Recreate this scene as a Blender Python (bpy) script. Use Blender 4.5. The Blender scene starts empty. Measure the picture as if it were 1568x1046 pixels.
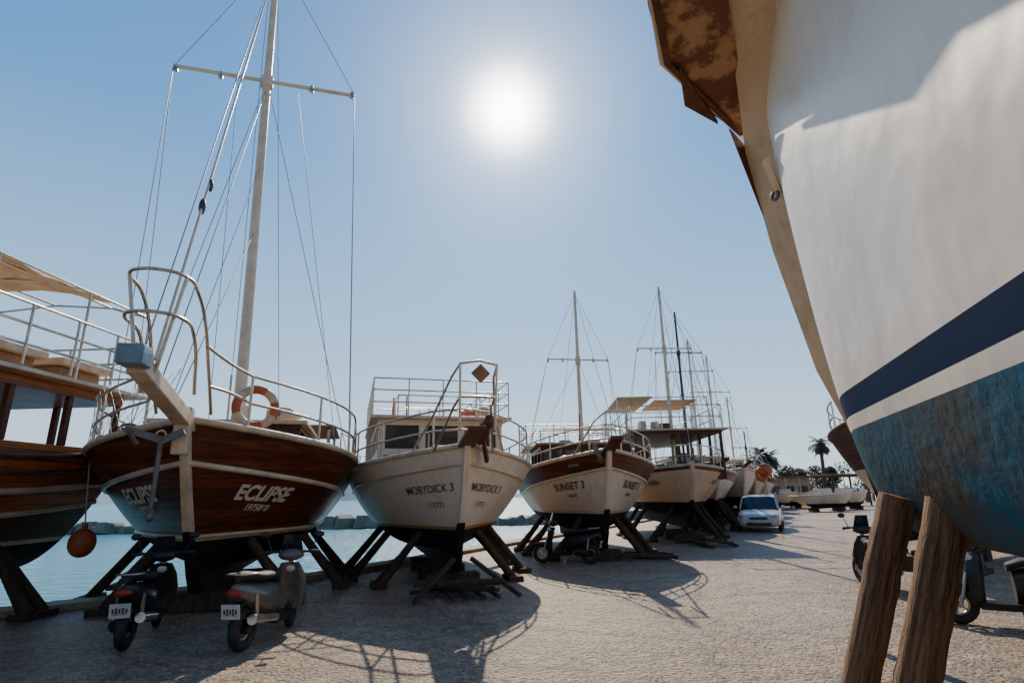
import bpy, math, random
import numpy as np
from mathutils import Vector, Matrix
random.seed(7)
R = math.radians
scene = bpy.context.scene
COL = scene.collection

# ------------------------------------------------------------------ materials
def new_mat(name):
    m = bpy.data.materials.new(name); m.use_nodes = True
    nt = m.node_tree
    return m, nt, nt.nodes, nt.links, nt.nodes["Principled BSDF"]

def pmat(name, c1, c2=None, scale=3.0, rough=0.5, metal=0.0, bump=0.0, bscale=20.0, coat=0.0,
         stretch=(1,1,1), lo=0.35, hi=0.65, detail=6.0, spec=0.5):
    m, nt, N, L, b = new_mat(name)
    if c2 is None: c2 = tuple(x*0.8 for x in c1)
    tc = N.new('ShaderNodeTexCoord'); mp = N.new('ShaderNodeMapping')
    mp.inputs['Scale'].default_value = stretch
    L.new(tc.outputs['Object'], mp.inputs['Vector'])
    n = N.new('ShaderNodeTexNoise'); n.inputs['Scale'].default_value = scale; n.inputs['Detail'].default_value = detail
    n.inputs['Roughness'].default_value = 0.6
    L.new(mp.outputs[0], n.inputs['Vector'])
    r = N.new('ShaderNodeValToRGB')
    r.color_ramp.elements[0].position = lo; r.color_ramp.elements[0].color = (*c2, 1)
    r.color_ramp.elements[1].position = hi; r.color_ramp.elements[1].color = (*c1, 1)
    L.new(n.outputs['Fac'], r.inputs[0]); L.new(r.outputs[0], b.inputs['Base Color'])
    b.inputs['Roughness'].default_value = rough; b.inputs['Metallic'].default_value = metal
    b.inputs['Coat Weight'].default_value = coat; b.inputs['Coat Roughness'].default_value = 0.12
    b.inputs['Specular IOR Level'].default_value = spec
    if bump > 0:
        n2 = N.new('ShaderNodeTexNoise'); n2.inputs['Scale'].default_value = bscale; n2.inputs['Detail'].default_value = 5
        L.new(mp.outputs[0], n2.inputs['Vector'])
        bp = N.new('ShaderNodeBump'); bp.inputs['Strength'].default_value = bump; bp.inputs['Distance'].default_value = 0.05
        L.new(n2.outputs['Fac'], bp.inputs['Height']); L.new(bp.outputs[0], b.inputs['Normal'])
    return m

def plank_mat(name, light, dark, per_m=7.0, rough=0.3, coat=0.5, axis='Z', seam=0.06, spec=.5):
    m, nt, N, L, b = new_mat(name)
    tc = N.new('ShaderNodeTexCoord'); mp = N.new('ShaderNodeMapping')
    sc = {'Z': (1.2, 1.2, 14), 'Y': (1.2, 14, 1.2), 'X': (14, 1.2, 1.2)}[axis]
    mp.inputs['Scale'].default_value = sc
    L.new(tc.outputs['Object'], mp.inputs['Vector'])
    n = N.new('ShaderNodeTexNoise'); n.inputs['Scale'].default_value = 1.6; n.inputs['Detail'].default_value = 8
    L.new(mp.outputs[0], n.inputs['Vector'])
    r = N.new('ShaderNodeValToRGB')
    r.color_ramp.elements[0].position = 0.3; r.color_ramp.elements[0].color = (*dark, 1)
    r.color_ramp.elements[1].position = 0.7; r.color_ramp.elements[1].color = (*light, 1)
    L.new(n.outputs['Fac'], r.inputs[0])
    sp = N.new('ShaderNodeSeparateXYZ'); L.new(tc.outputs['Object'], sp.inputs[0])
    mu = N.new('ShaderNodeMath'); mu.operation = 'MULTIPLY'; mu.inputs[1].default_value = per_m
    L.new(sp.outputs[axis], mu.inputs[0])
    fr = N.new('ShaderNodeMath'); fr.operation = 'FRACT'; L.new(mu.outputs[0], fr.inputs[0])
    lt = N.new('ShaderNodeMath'); lt.operation = 'LESS_THAN'; lt.inputs[1].default_value = seam; L.new(fr.outputs[0], lt.inputs[0])
    fl = N.new('ShaderNodeMath'); fl.operation = 'FLOOR'; L.new(mu.outputs[0], fl.inputs[0])
    wn = N.new('ShaderNodeTexWhiteNoise'); wn.noise_dimensions = '1D'; L.new(fl.outputs[0], wn.inputs['W'])
    mr = N.new('ShaderNodeMapRange'); mr.inputs['To Min'].default_value = 0.65; mr.inputs['To Max'].default_value = 1.25
    L.new(wn.outputs['Value'], mr.inputs['Value'])
    vm = N.new('ShaderNodeVectorMath'); vm.operation = 'SCALE'; L.new(r.outputs[0], vm.inputs[0]); L.new(mr.outputs[0], vm.inputs['Scale'])
    mx = N.new('ShaderNodeMix'); mx.data_type = 'RGBA'
    L.new(lt.outputs[0], mx.inputs['Factor']); L.new(vm.outputs[0], mx.inputs['A']); mx.inputs['B'].default_value = (0.01, 0.006, 0.004, 1)
    L.new(mx.outputs['Result'], b.inputs['Base Color'])
    b.inputs['Roughness'].default_value = rough; b.inputs['Coat Weight'].default_value = coat; b.inputs['Coat Roughness'].default_value = 0.2
    b.inputs['Specular IOR Level'].default_value = spec
    bp = N.new('ShaderNodeBump'); bp.inputs['Strength'].default_value = 0.15; bp.inputs['Distance'].default_value = 0.03
    L.new(n.outputs['Fac'], bp.inputs['Height']); L.new(bp.outputs[0], b.inputs['Normal'])
    return m

def streak_paint(name, c, dirt, rough=0.3, coat=0.3, amount=0.55, bump=0.06, spec=.5, bsc=1.1):
    """boat paint with vertical dirt streaks and blotches"""
    m, nt, N, L, b = new_mat(name)
    tc = N.new('ShaderNodeTexCoord'); mp = N.new('ShaderNodeMapping'); mp.inputs['Scale'].default_value = (5, 5, 0.5)
    L.new(tc.outputs['Object'], mp.inputs['Vector'])
    n = N.new('ShaderNodeTexNoise'); n.inputs['Scale'].default_value = 2.0; n.inputs['Detail'].default_value = 8; n.inputs['Roughness'].default_value = .65
    L.new(mp.outputs[0], n.inputs['Vector'])
    n2 = N.new('ShaderNodeTexNoise'); n2.inputs['Scale'].default_value = bsc; n2.inputs['Detail'].default_value = 3
    L.new(tc.outputs['Object'], n2.inputs['Vector'])
    mu = N.new('ShaderNodeMath'); mu.operation = 'MULTIPLY'; L.new(n.outputs['Fac'], mu.inputs[0]); L.new(n2.outputs['Fac'], mu.inputs[1])
    r = N.new('ShaderNodeValToRGB')
    r.color_ramp.elements[0].position = 0.22; r.color_ramp.elements[0].color = (0, 0, 0, 1)
    r.color_ramp.elements[1].position = 0.42; r.color_ramp.elements[1].color = (amount,)*3+(1,)
    L.new(mu.outputs[0], r.inputs[0])
    n3 = N.new('ShaderNodeTexNoise'); n3.inputs['Scale'].default_value = 7; n3.inputs['Detail'].default_value = 9; n3.inputs['Roughness'].default_value = .7
    L.new(tc.outputs['Object'], n3.inputs['Vector'])
    r3 = N.new('ShaderNodeValToRGB'); r3.color_ramp.elements[0].position = .66; r3.color_ramp.elements[0].color = (0, 0, 0, 1)
    r3.color_ramp.elements[1].position = .72; r3.color_ramp.elements[1].color = (.6, .6, .6, 1); L.new(n3.outputs['Fac'], r3.inputs[0])
    mxf = N.new('ShaderNodeMath'); mxf.operation = 'MAXIMUM'; L.new(r.outputs[0], mxf.inputs[0]); L.new(r3.outputs[0], mxf.inputs[1])
    mx = N.new('ShaderNodeMix'); mx.data_type = 'RGBA'
    L.new(mxf.outputs[0], mx.inputs['Factor']); mx.inputs['A'].default_value = (*c, 1); mx.inputs['B'].default_value = (*dirt, 1)
    L.new(mx.outputs['Result'], b.inputs['Base Color'])
    b.inputs['Roughness'].default_value = rough; b.inputs['Coat Weight'].default_value = coat; b.inputs['Coat Roughness'].default_value = .2
    b.inputs['Specular IOR Level'].default_value = spec
    bp = N.new('ShaderNodeBump'); bp.inputs['Strength'].default_value = bump; bp.inputs['Distance'].default_value = 0.2
    L.new(n2.outputs['Fac'], bp.inputs['Height']); L.new(bp.outputs[0], b.inputs['Normal'])
    return m

M = {}
M['white'] = streak_paint('hull_white', (.86, .71, .54), (.42, .28, .16), .42, .05, .45, spec=.35)
M['cream'] = streak_paint('hull_cream', (.76, .56, .37), (.36, .22, .12), .45, .05, .55, spec=.3)
M['gwhite'] = streak_paint('gelcoat_white', (.88, .735, .57), (.68, .48, .31), .36, .04, .42, .28, spec=.25, bsc=.9)
M['trim'] = pmat('trim_cream', (.80, .63, .44), (.56, .41, .26), 4, .4)
M['navy'] = streak_paint('stripe_navy', (.009, .022, .058), (.02, .03, .05), .6, 0, .4, spec=.03)
M['teal'] = pmat('antifoul_teal', (.022, .105, .155), (.09, .075, .055), 1.3, .8, bump=.3, bscale=9, lo=.36, hi=.62, spec=.05, detail=10)
M['afdark'] = pmat('antifoul_dark', (.022, .016, .013), (.035, .022, .015), 2.5, .8, bump=.2, spec=.1)
M['afblue'] = pmat('antifoul_blue', (.018, .026, .040), (.035, .026, .02), 2.5, .8, bump=.2, spec=.1)
M['afred'] = pmat('antifoul_red', (.16, .05, .03), (.10, .045, .03), 2.5, .7, bump=.2)
M['varnish'] = plank_mat('varnished_planks', (.185, .045, .013), (.06, .015, .006), 7, .40, .15, spec=.2)
M['varnish2'] = plank_mat('varnished_planks_orange', (.60, .18, .036), (.24, .055, .013), 6, .4, .15, spec=.25)
M['varnish3'] = plank_mat('hull_planks_dark', (.14, .045, .016), (.045, .016, .008), 6, .5, .05, spec=.2)
M['deck'] = plank_mat('deck_planks', (.33, .2, .11), (.2, .12, .06), 10, .6, 0, 'Y')
M['brown'] = pmat('brown_wood', (.17, .058, .022), (.075, .027, .011), 5, .5, stretch=(1, 1, 6), coat=.05, spec=.3)
M['slat'] = pmat('slat_wood', (.38, .20, .085), (.22, .115, .05), 5, .5)
M['steel'] = pmat('stainless_steel', (.68, .58, .46), (.50, .40, .30), 8, .28, metal=.85)
M['mastw'] = pmat('mast_paint', (.86, .72, .54), (.70, .54, .36), 3, .35)
M['mastd'] = pmat('mast_dark', (.06, .055, .05), (.04, .035, .03), 3, .4)
M['rope'] = pmat('rigging_wire', (.48, .46, .42), (.34, .32, .29), 3, .4, metal=.3)
M['timber'] = pmat('timber_prop', (.38, .20, .09), (.085, .038, .018), 2.0, .85, bump=1.0, bscale=5, stretch=(12, 12, .8), detail=10)
M['timberd'] = pmat('timber_dark', (.11, .062, .032), (.045, .026, .015), 4, .85, bump=.5, stretch=(3, 3, .7))
M['glass'] = pmat('dark_glass', (.03, .032, .035), (.02, .02, .022), 3, .06)
M['black'] = pmat('black_rubber', (.02, .02, .02), (.035, .03, .03), 9, .65)
M['blackp'] = pmat('black_plastic', (.022, .02, .02), (.012, .012, .012), 6, .35)
M['silver'] = pmat('scooter_silver', (.20, .175, .145), (.13, .12, .10), 6, .35, metal=.3, coat=.3)
M['red'] = pmat('red_plastic', (.45, .03, .02), (.3, .02, .015), 6, .25)
M['orange'] = pmat('orange_buoy', (.62, .15, .045), (.40, .09, .03), 5, .5)
M['plate'] = pmat('number_plate', (.7, .7, .67), (.55, .55, .53), 6, .4)
M['text'] = pmat('name_text_dark', (.07, .045, .032), (.11, .07, .05), 6, .5)
M['textw'] = pmat('name_text_white', (.84, .72, .58), (.72, .6, .46), 6, .5)
M['cloth'] = pmat('awning_cloth', (.70, .52, .34), (.46, .32, .2), 3, .8, bump=.3)
M['bluebox'] = pmat('bowsprit_lamp_blue', (.20, .31, .38), (.13, .21, .27), 6, .4)
M['iron'] = pmat('galvanised_iron', (.20, .21, .22), (.12, .10, .09), 8, .5, metal=.4)
M['oline'] = pmat('orange_line', (.6, .27, .06), (.5, .2, .05), 6, .5)
M['drum'] = pmat('crate_blue', (.05, .12, .22), (.10, .06, .04), 4, .5)
M['carw'] = pmat('car_white', (.76, .74, .70), (.66, .64, .60), 2, .2, coat=.8)
M['card'] = pmat('car_dark', (.05, .055, .07), (.04, .045, .05), 2, .2, coat=.8)
M['lamp'] = pmat('lamp_lens', (.75, .75, .72), (.6, .6, .6), 9, .1)
M['concrete'] = pmat('quay_concrete', (.50, .40, .29), (.32, .24, .16), 2.2, .8, bump=.4)
M['wall'] = pmat('render_wall', (.60, .51, .41), (.46, .38, .29), 1.2, .8)
M['roof'] = pmat('roof_tile', (.25, .12, .08), (.16, .09, .06), 2.2, .8)
M['rock'] = pmat('breakwater_rock', (.36, .30, .23), (.18, .15, .11), .8, .9, bump=.6, bscale=2)
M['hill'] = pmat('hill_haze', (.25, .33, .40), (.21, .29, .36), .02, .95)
M['leaf'] = pmat('foliage_leaf', (.085, .095, .04), (.04, .05, .02), 4, .6)
M['frond'] = pmat('palm_frond', (.10, .10, .045), (.05, .055, .025), 4, .55)
M['bark'] = pmat('palm_bark', (.16, .12, .085), (.09, .065, .045), 6, .9, bump=.6, stretch=(1, 1, 4))
M['peel'] = pmat('peeling_plywood', (.19, .07, .03), (.48, .28, .13), 2.4, .7, bump=.4, lo=.40, hi=.47, detail=9)

# ------------------------------------------------------------------ helpers
class MB:
    def __init__(s): s.v = []; s.f = []; s.m = []; s.sm = []; s.mats = []
    def mi(s, mat):
        mat = M[mat]
        if mat not in s.mats: s.mats.append(mat)
        return s.mats.index(mat)
    def add(s, vs, fs, mat, smooth=False):
        o = len(s.v); i = s.mi(mat)
        s.v += [tuple(v) for v in vs]
        for f in fs: s.f.append(tuple(o+k for k in f)); s.m.append(i); s.sm.append(smooth)
    def box(s, c, size, mat, rot=None, taper=1.0):
        hx, hy, hz = [a/2 for a in size]; vs = []
        for z, t in ((-hz, 1), (hz, taper)):
            for x, y in ((-hx, -hy), (hx, -hy), (hx, hy), (-hx, hy)):
                p = Vector((x*t, y*t, z))
                if rot is not None: p = rot @ p
                vs.append(p+Vector(c))
        s.add(vs, [(3, 2, 1, 0), (4, 5, 6, 7), (0, 1, 5, 4), (1, 2, 6, 5), (2, 3, 7, 6), (3, 0, 4, 7)], mat)
    def beam(s, p0, p1, w, h, mat, up=(0, 0, 1)):
        p0 = Vector(p0); p1 = Vector(p1); d = (p1-p0); l = d.length; d.normalize()
        sd = d.cross(Vector(up)); 
        if sd.length < 1e-3: sd = Vector((1, 0, 0))
        sd.normalize(); u = sd.cross(d)
        vs = []
        for p in (p0, p1):
            for a, b in ((-1, -1), (1, -1), (1, 1), (-1, 1)): vs.append(p+sd*a*w/2+u*b*h/2)
        s.add(vs, [(3, 2, 1, 0), (4, 5, 6, 7), (0, 1, 5, 4), (1, 2, 6, 5), (2, 3, 7, 6), (3, 0, 4, 7)], mat)
    def cyl(s, p0, p1, r0, r1, mat, n=10, seg=1, wob=0.0):
        p0 = Vector(p0); p1 = Vector(p1); d = (p1-p0).normalized()
        a = d.orthogonal().normalized(); b = d.cross(a); vs = []; fs = []
        prof = [1+random.uniform(-wob, wob)*2.5 for _ in range(n)]
        for k in range(seg+1):
            t = k/seg; c = p0.lerp(p1, t); r = r0+(r1-r0)*t
            if wob: c = c+a*random.uniform(-wob, wob)*.4+b*random.uniform(-wob, wob)*.4
            for i in range(n):
                an = 2*math.pi*i/n; rr = r*(prof[i]+random.uniform(-wob, wob)*.7)
                vs.append(c+a*math.cos(an)*rr+b*math.sin(an)*rr)
        for k in range(seg):
            for i in range(n): j = (i+1) % n; fs.append((k*n+i, k*n+j, (k+1)*n+j, (k+1)*n+i))
        s.add(vs, fs, mat, True)
        s.add(vs[:n], [tuple(range(n-1, -1, -1))], mat); s.add(vs[-n:], [tuple(range(n))], mat)
    def torus(s, c, axis, Rr, r, mat, n=24, k=8, a0=0, a1=2*math.pi):
        ax = Vector(axis).normalized(); a = ax.orthogonal().normalized(); b = ax.cross(a); vs = []; fs = []
        full = abs(a1-a0-2*math.pi) < 1e-4; nn = n if full else n+1
        for i in range(nn):
            an = a0+(a1-a0)*i/n; rd = a*math.cos(an)+b*math.sin(an)
            for j in range(k):
                bn = 2*math.pi*j/k; vs.append(Vector(c)+rd*(Rr+r*math.cos(bn))+ax*r*math.sin(bn))
        for i in range(n):
            i2 = (i+1) % nn
            for j in range(k): j2 = (j+1) % k; fs.append((i*k+j, i2*k+j, i2*k+j2, i*k+j2))
        s.add(vs, fs, mat, True)
    def ell(s, c, rad, mat, n=14, k=8, rot=None):
        rings = []
        for i in range(k+1):
            th = math.pi*i/k; z = -math.cos(th); rr = max(math.sin(th), .02); ring = []
            for j in range(n):
                p = Vector((rad[0]*rr*math.cos(2*math.pi*j/n), rad[1]*rr*math.sin(2*math.pi*j/n), rad[2]*z))
                if rot is not None: p = rot @ p
                ring.append(p+Vector(c))
            rings.append(ring)
        s.loft(rings, mat)
    def loft(s, rings, mat, closed=True, cap=True, smooth=True):
        n = len(rings[0]); vs = [p for r in rings for p in r]; fs = []
        for k in range(len(rings)-1):
            for i in range(n if closed else n-1):
                j = (i+1) % n; fs.append((k*n+i, k*n+j, (k+1)*n+j, (k+1)*n+i))
        s.add(vs, fs, mat, smooth)
        if cap and closed:
            s.add(rings[0], [tuple(range(n-1, -1, -1))], mat, smooth); s.add(rings[-1], [tuple(range(n))], mat, smooth)
    def finish(s, name, parent=None, bevel=0.0, world=False):
        me = bpy.data.meshes.new(name)
        vs = s.v
        if world and parent is not None:
            inv = PM[parent.name].inverted(); vs = [tuple(inv @ Vector(v)) for v in vs]
        me.from_pydata(vs, [], s.f)
        for m in s.mats: me.materials.append(m)
        me.polygons.foreach_set('material_index', s.m); me.polygons.foreach_set('use_smooth', s.sm)
        me.update()
        o = bpy.data.objects.new(name, me); COL.objects.link(o)
        if parent is not None: o.parent = parent
        if bevel > 0:
            b = o.modifiers.new('bevel', 'BEVEL'); b.width = bevel; b.segments = 2; b.limit_method = 'ANGLE'; b.angle_limit = R(40)
        return o

PM = {}
def empty(name, loc, rz=0.0):
    e = bpy.data.objects.new(name, None); COL.objects.link(e); e.location = loc; e.rotation_euler = (0, 0, rz)
    e.empty_display_size = .3
    PM[e.name] = Matrix.Translation(Vector(loc)) @ Matrix.Rotation(rz, 4, 'Z')
    return e

def log_post(name, p0, p1, r0, r1, parent, mat='timber'):
    """rough round timber whose grain runs along its own axis (world end points)"""
    p0 = Vector(p0); p1 = Vector(p1); ln = (p1-p0).length
    mb = MB(); n = 20; rings = []
    prof = [1+random.uniform(-.06, .06) for _ in range(n)]; sg = 16
    for k in range(sg+1):
        t = k/sg; c = Vector((random.uniform(-.006, .006), random.uniform(-.006, .006), ln*t)); r = r0+(r1-r0)*t
        rings.append([c+Vector((math.cos(2*math.pi*i/n), math.sin(2*math.pi*i/n), 0))*r*(prof[i]+random.uniform(-.015, .015)) for i in range(n)])
    mb.loft(rings, mat, cap=False)
    mb.add(rings[0], [tuple(range(n-1, -1, -1))], mat); mb.add(rings[-1], [tuple(range(n))], mat)
    o = mb.finish(name, parent)
    q = (p1-p0).to_track_quat('Z', 'Y').to_matrix().to_4x4()
    o.matrix_local = PM[parent.name].inverted() @ Matrix.Translation(p0) @ q
    return o

def tubes(name, lines, r, mat, parent=None, res=2, smooth=False):
    cu = bpy.data.curves.new(name, 'CURVE'); cu.dimensions = '3D'; cu.bevel_depth = r; cu.bevel_resolution = res
    for ln in lines:
        if smooth and len(ln) > 2:
            sp = cu.splines.new('BEZIER'); sp.bezier_points.add(len(ln)-1)
            for bp_, p in zip(sp.bezier_points, ln):
                bp_.co = p; bp_.handle_left_type = 'AUTO'; bp_.handle_right_type = 'AUTO'
        else:
            sp = cu.splines.new('POLY'); sp.points.add(len(ln)-1)
            for q, p in zip(sp.points, ln): q.co = (p[0], p[1], p[2], 1)
    cu.resolution_u = 6
    cu.materials.append(M[mat]); o = bpy.data.objects.new(name, cu); COL.objects.link(o)
    if parent is not None: o.parent = parent
    return o

class Hull:
    def __init__(s, L, B, zb, zm, zt, zk, rake, sf=.38, tr=.7, eb=.95, em=.36, p=2.2, tail=.9):
        s.L, s.B, s.zb, s.zm, s.zt, s.zk, s.rake, s.sf, s.tr, s.eb, s.em, s.p, s.tail = L, B, zb, zm, zt, zk, rake, sf, tr, eb, em, p, tail
    def w(s, t):
        u = min(t/s.sf, 1); r = 1-(1-u)**s.p
        if t > .6: r *= 1-(1-s.tr)*((t-.6)/.4)**2
        return s.B/2*r
    def zs(s, t):
        if t < .6: return s.zm+(s.zb-s.zm)*(1-t/.6)**1.8
        return s.zm+(s.zt-s.zm)*((t-.6)/.4)**2
    def P(s, t, z, side):
        t = max(0, min(1, t)); q = (z-s.zk)/(s.zs(t)-s.zk); q = max(0, min(1.1, q))
        e = s.em+(s.eb-s.em)*(max(0, 1-t/s.sf))**1.2
        y = s.w(t)*q**e
        x = t*s.L+s.rake*max(0, 1-q)**1.3*(1-t)**3-s.tail*max(0, 1-q)*t**6
        return Vector((x, y*side, z))

def build_hull(h, parent, bands, cap='trim', stem='trim', deck='deck', keel='afdark', keelz=.3, capr=.05, n=44, name='hull'):
    mb = MB(); ts = [(i/n)**1.5 for i in range(n+1)]
    for side in (1, -1):
        prev = lambda t: h.zk
        for zf, mat, rows in bands:
            top = zf if callable(zf) else (lambda t, zz=zf: zz)
            rings = []
            for t in ts:
                a, b = prev(t), top(t); ring = []
                for k in range(rows+1):
                    u = k/rows
                    if prev(t) == h.zk: u = u**1.8
                    ring.append(h.P(t, a+(b-a)*u, side))
                if side == 1: ring = ring[::-1]
                rings.append(ring)
            mb.loft(rings, mat, closed=False)
            prev = top
    zz = [h.zk+(h.zs(1)-h.zk)*(k/10)**1.5 for k in range(11)]
    l = [h.P(1, z, 1) for z in zz]; r = [h.P(1, z, -1) for z in zz]
    mb.loft([l, r], bands[-1][1], closed=False, smooth=False)
    dl = []
    for t in ts:
        z = h.zs(t)-.32; a = h.P(t, z, 1); b = h.P(t, z, -1); dl.append([a, (a+b)/2+Vector((0, 0, .05)), b])
    mb.loft(dl, deck, closed=False)
    mb.finish(name, parent)
    mb = MB(); rings = []
    for k in range(15):
        q = k/14*1.06; z = h.zk+q*(h.zb-h.zk); p = h.P(0, z, 1)
        rings.append([p+Vector((.10, -.075, 0)), p+Vector((-.09, -.055, .03)), p+Vector((-.09, .055, .03)), p+Vector((.10, .075, 0))])
    mb.loft(rings[4:], stem, smooth=False); mb.loft(rings[:5], keel, smooth=False)
    prof = [(h.rake+.02, h.zk+.1), (h.rake+.35, keelz), (h.L-h.tail-.5, keelz-.02), (h.L-h.tail-.2, h.zk+.25)]
    mb.loft([[Vector((x, -.1, z)) for x, z in prof], [Vector((x, .1, z)) for x, z in prof]], keel, smooth=False)
    mb.finish('stem_and_keel', parent, bevel=.012)
    lines = []
    tt = [(i/30)**1.4 for i in range(31)]
    for side in (1, -1): lines.append([h.P(t, h.zs(t), side)+Vector((0, 0, .02)) for t in tt])
    lines.append([h.P(1, h.zs(1), 1), h.P(1, h.zs(1), -1)])
    tubes('cap_rail', lines, capr, cap, parent, 2)

def hull_line(h, parent, off, r, mat, name, t0=0.0, const=None):
    tt = [t0+(1-t0)*(i/30)**1.4 for i in range(31)]
    tubes(name, [[h.P(t, (const if const else h.zs(t)+off), sd)+Vector((-.01, sd*.01, 0)) for t in tt] for sd in (1, -1)], r, mat, parent, 2)

def hull_text(h, parent, txt, size, tc, zc, mat, shear=0.25, bold=.012, name='boat_name', follow=.5, sides=(1, -1)):
    cu = bpy.data.curves.new('tmp', 'FONT'); cu.body = txt; cu.size = size; cu.align_x = 'CENTER'; cu.align_y = 'CENTER'
    cu.shear = shear; cu.offset = bold
    ob = bpy.data.objects.new('tmp', cu); COL.objects.link(ob)
    dg = bpy.context.evaluated_depsgraph_get(); me = bpy.data.meshes.new_from_object(ob.evaluated_get(dg))
    vs = [v.co.copy() for v in me.vertices]; fs = [tuple(p.vertices) for p in me.polygons]
    bpy.data.objects.remove(ob)
    mb = MB()
    for sd in sides:
        d = -1 if sd == 1 else 1
        N_ = 60; tab = []
        for i in range(N_+1):
            t = .6*i/N_; tab.append((t, h.P(t, zc, sd)))
        arc = [0]
        for i in range(1, N_+1): arc.append(arc[-1]+(tab[i][1]-tab[i-1][1]).length)
        a0 = float(np.interp(tc, [x[0] for x in tab], arc))
        out = []
        for v in vs:
            t = float(np.interp(a0+d*v.x, arc, [x[0] for x in tab])); z = zc+v.y+follow*(h.zs(t)-h.zs(tc))
            p = h.P(t, z, sd); dt = h.P(t+.01, z, sd)-h.P(t-.01, z, sd); dz = h.P(t, z+.02, sd)-h.P(t, z-.02, sd)
            nn = dt.cross(dz).normalized()
            if nn.y*sd < 0: nn = -nn
            out.append(p+nn*.016)
        mb.add(out, fs, mat)
    mb.finish(name, parent)

def deck_rail(h, parent, t0, t1, ht, npost, inset=.06, mids=(.5,), r=.02, mat='steel', close_bow=True, name='deck_rail'):
    lines = []; sides = {}
    for sd in (1, -1):
        top = []
        for i in range(25):
            t = t0+(t1-t0)*i/24; p = h.P(t, h.zs(t), sd); p.y -= sd*inset; top.append(p)
        sides[sd] = top
        for f in (1.0,)+tuple(mids): lines.append([p+Vector((0, 0, ht*f)) for p in top])
        for i in range(npost):
            t = t0+(t1-t0)*i/(npost-1); p = h.P(t, h.zs(t), sd); p.y -= sd*inset
            lines.append([p, p+Vector((0, 0, ht))])
    if close_bow:
        a, b = sides[1][0], sides[-1][0]
        for f in (1.0,)+tuple(mids):
            m = (a+b)/2+Vector((-.35, 0, ht*f)); lines.append([a+Vector((0, 0, ht*f)), m+Vector((0, .12, 0)), m+Vector((0, -.12, 0)), b+Vector((0, 0, ht*f))])
    tubes(name, lines, r, mat, parent, 2)

def props(h, parent, ts, ztop=.95, out=.75, r=.085, mat='timberd', z0=.03):
    mb = MB()
    for t in ts:
        for sd in (1, -1):
            p = h.P(t, ztop, sd); q = p+Vector((random.uniform(-.12, .12), sd*out, 0)); q.z = z0
            p2 = p+Vector((0, 0, .06))
            mb.cyl(q, p2, r*1.1, r*.9, mat, 8, 3, .02)
            q3 = q+Vector((.28, sd*.05, 0)); mb.cyl(q3, p2+Vector((.08, 0, -.05)), r*.9, r*.75, mat, 8, 3, .02)
            mb.box((q.x+.1, q.y, .05), (.6, .3, .1), mat)
    L = h.L
    x = h.rake+.6
    while x < L*.55:
        mb.box((x, 0, .14), (.35, 1.0, .26), mat); x += 1.5
    mb.finish('timber_props', parent, bevel=.01)

def rect_rail(x0, x1, y0, y1, z, ht, nx, ny, mids=(.5,)):
    L = []
    c = [(x0, y0), (x1, y0), (x1, y1), (x0, y1), (x0, y0)]
    for f in (1.0,)+tuple(mids): L.append([(x, y, z+ht*f) for x, y in c])
    for i in range(nx+1):
        x = x0+(x1-x0)*i/nx
        for y in (y0, y1): L.append([(x, y, z), (x, y, z+ht)])
    for i in range(1, ny):
        y = y0+(y1-y0)*i/ny
        for x in (x0, x1): L.append([(x, y, z), (x, y, z+ht)])
    return L

def cabin(mb, x0, x1, hy, z0, zsill, zhead, z1, nf, ns, wall, post, roof, over=.25, pane=None, pw=.11):
    th = .06
    mb.box(((x0+x1)/2, hy-th/2, (z0+zsill)/2), (x1-x0, th, zsill-z0), wall)
    mb.box(((x0+x1)/2, -hy+th/2, (z0+zsill)/2), (x1-x0, th, zsill-z0), wall)
    mb.box((x0+th/2, 0, (z0+zsill)/2), (th, 2*hy-2*th-.004, zsill-z0), wall)
    mb.box((x1-th/2, 0, (z0+zsill)/2), (th, 2*hy-2*th-.004, zsill-z0), wall)
    for i in range(ns+1):
        x = x0+pw/2+(x1-x0-pw)*i/ns
        for y in (hy-pw/2, -hy+pw/2): mb.box((x, y, (zsill+zhead)/2), (pw, pw-.004, zhead-zsill-.004), post)
    for i in range(1, nf):
        y = -hy+pw/2+(2*hy-pw)*i/nf
        for x in (x0+pw/2, x1-pw/2): mb.box((x, y, (zsill+zhead)/2), (pw-.004, pw, zhead-zsill-.004), post)
    mb.box(((x0+x1)/2, 0, (zhead+z1)/2), (x1-x0+.02, 2*hy+.02, z1-zhead), wall)
    mb.box(((x0+x1)/2, 0, z1+.035), (x1-x0+2*over, 2*hy+2*over, .07), roof)
    if pane:
        mb.box(((x0+x1)/2, -hy+.05, (zsill+zhead)/2), (x1-x0-.2, .012, zhead-zsill-.01), pane)
        mb.box((x0+.05, 0, (zsill+zhead)/2), (.012, 2*hy-.2, zhead-zsill-.01), pane)

def clutter(mb, x0, x1, hy, z, n, seed):
    rg = random.Random(seed)
    for i in range(n):
        x = rg.uniform(x0, x1); y = rg.uniform(-hy, hy); k = rg.random(); m = rg.choice(['slat', 'brown', 'trim', 'cloth', 'white', 'drum', 'orange', 'iron'])
        if k < .45: s_ = (rg.uniform(.2, .6), rg.uniform(.2, .5), rg.uniform(.15, .45)); mb.box((x, y, z+s_[2]/2), s_, m, Matrix.Rotation(rg.uniform(0, 3), 3, 'Z'), .9)
        elif k < .65: mb.torus((x, y, z+.1), (0, .1, 1), .18, .05, m, 16, 6)
        elif k < .85: hh = rg.uniform(.4, 1.1); mb.cyl((x, y, z), (x+rg.uniform(-.2, .2), y, z+hh), .025, .025, m, 6)
        else: mb.ell((x, y, z+.2), (.28, .2, .2), m)

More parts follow.
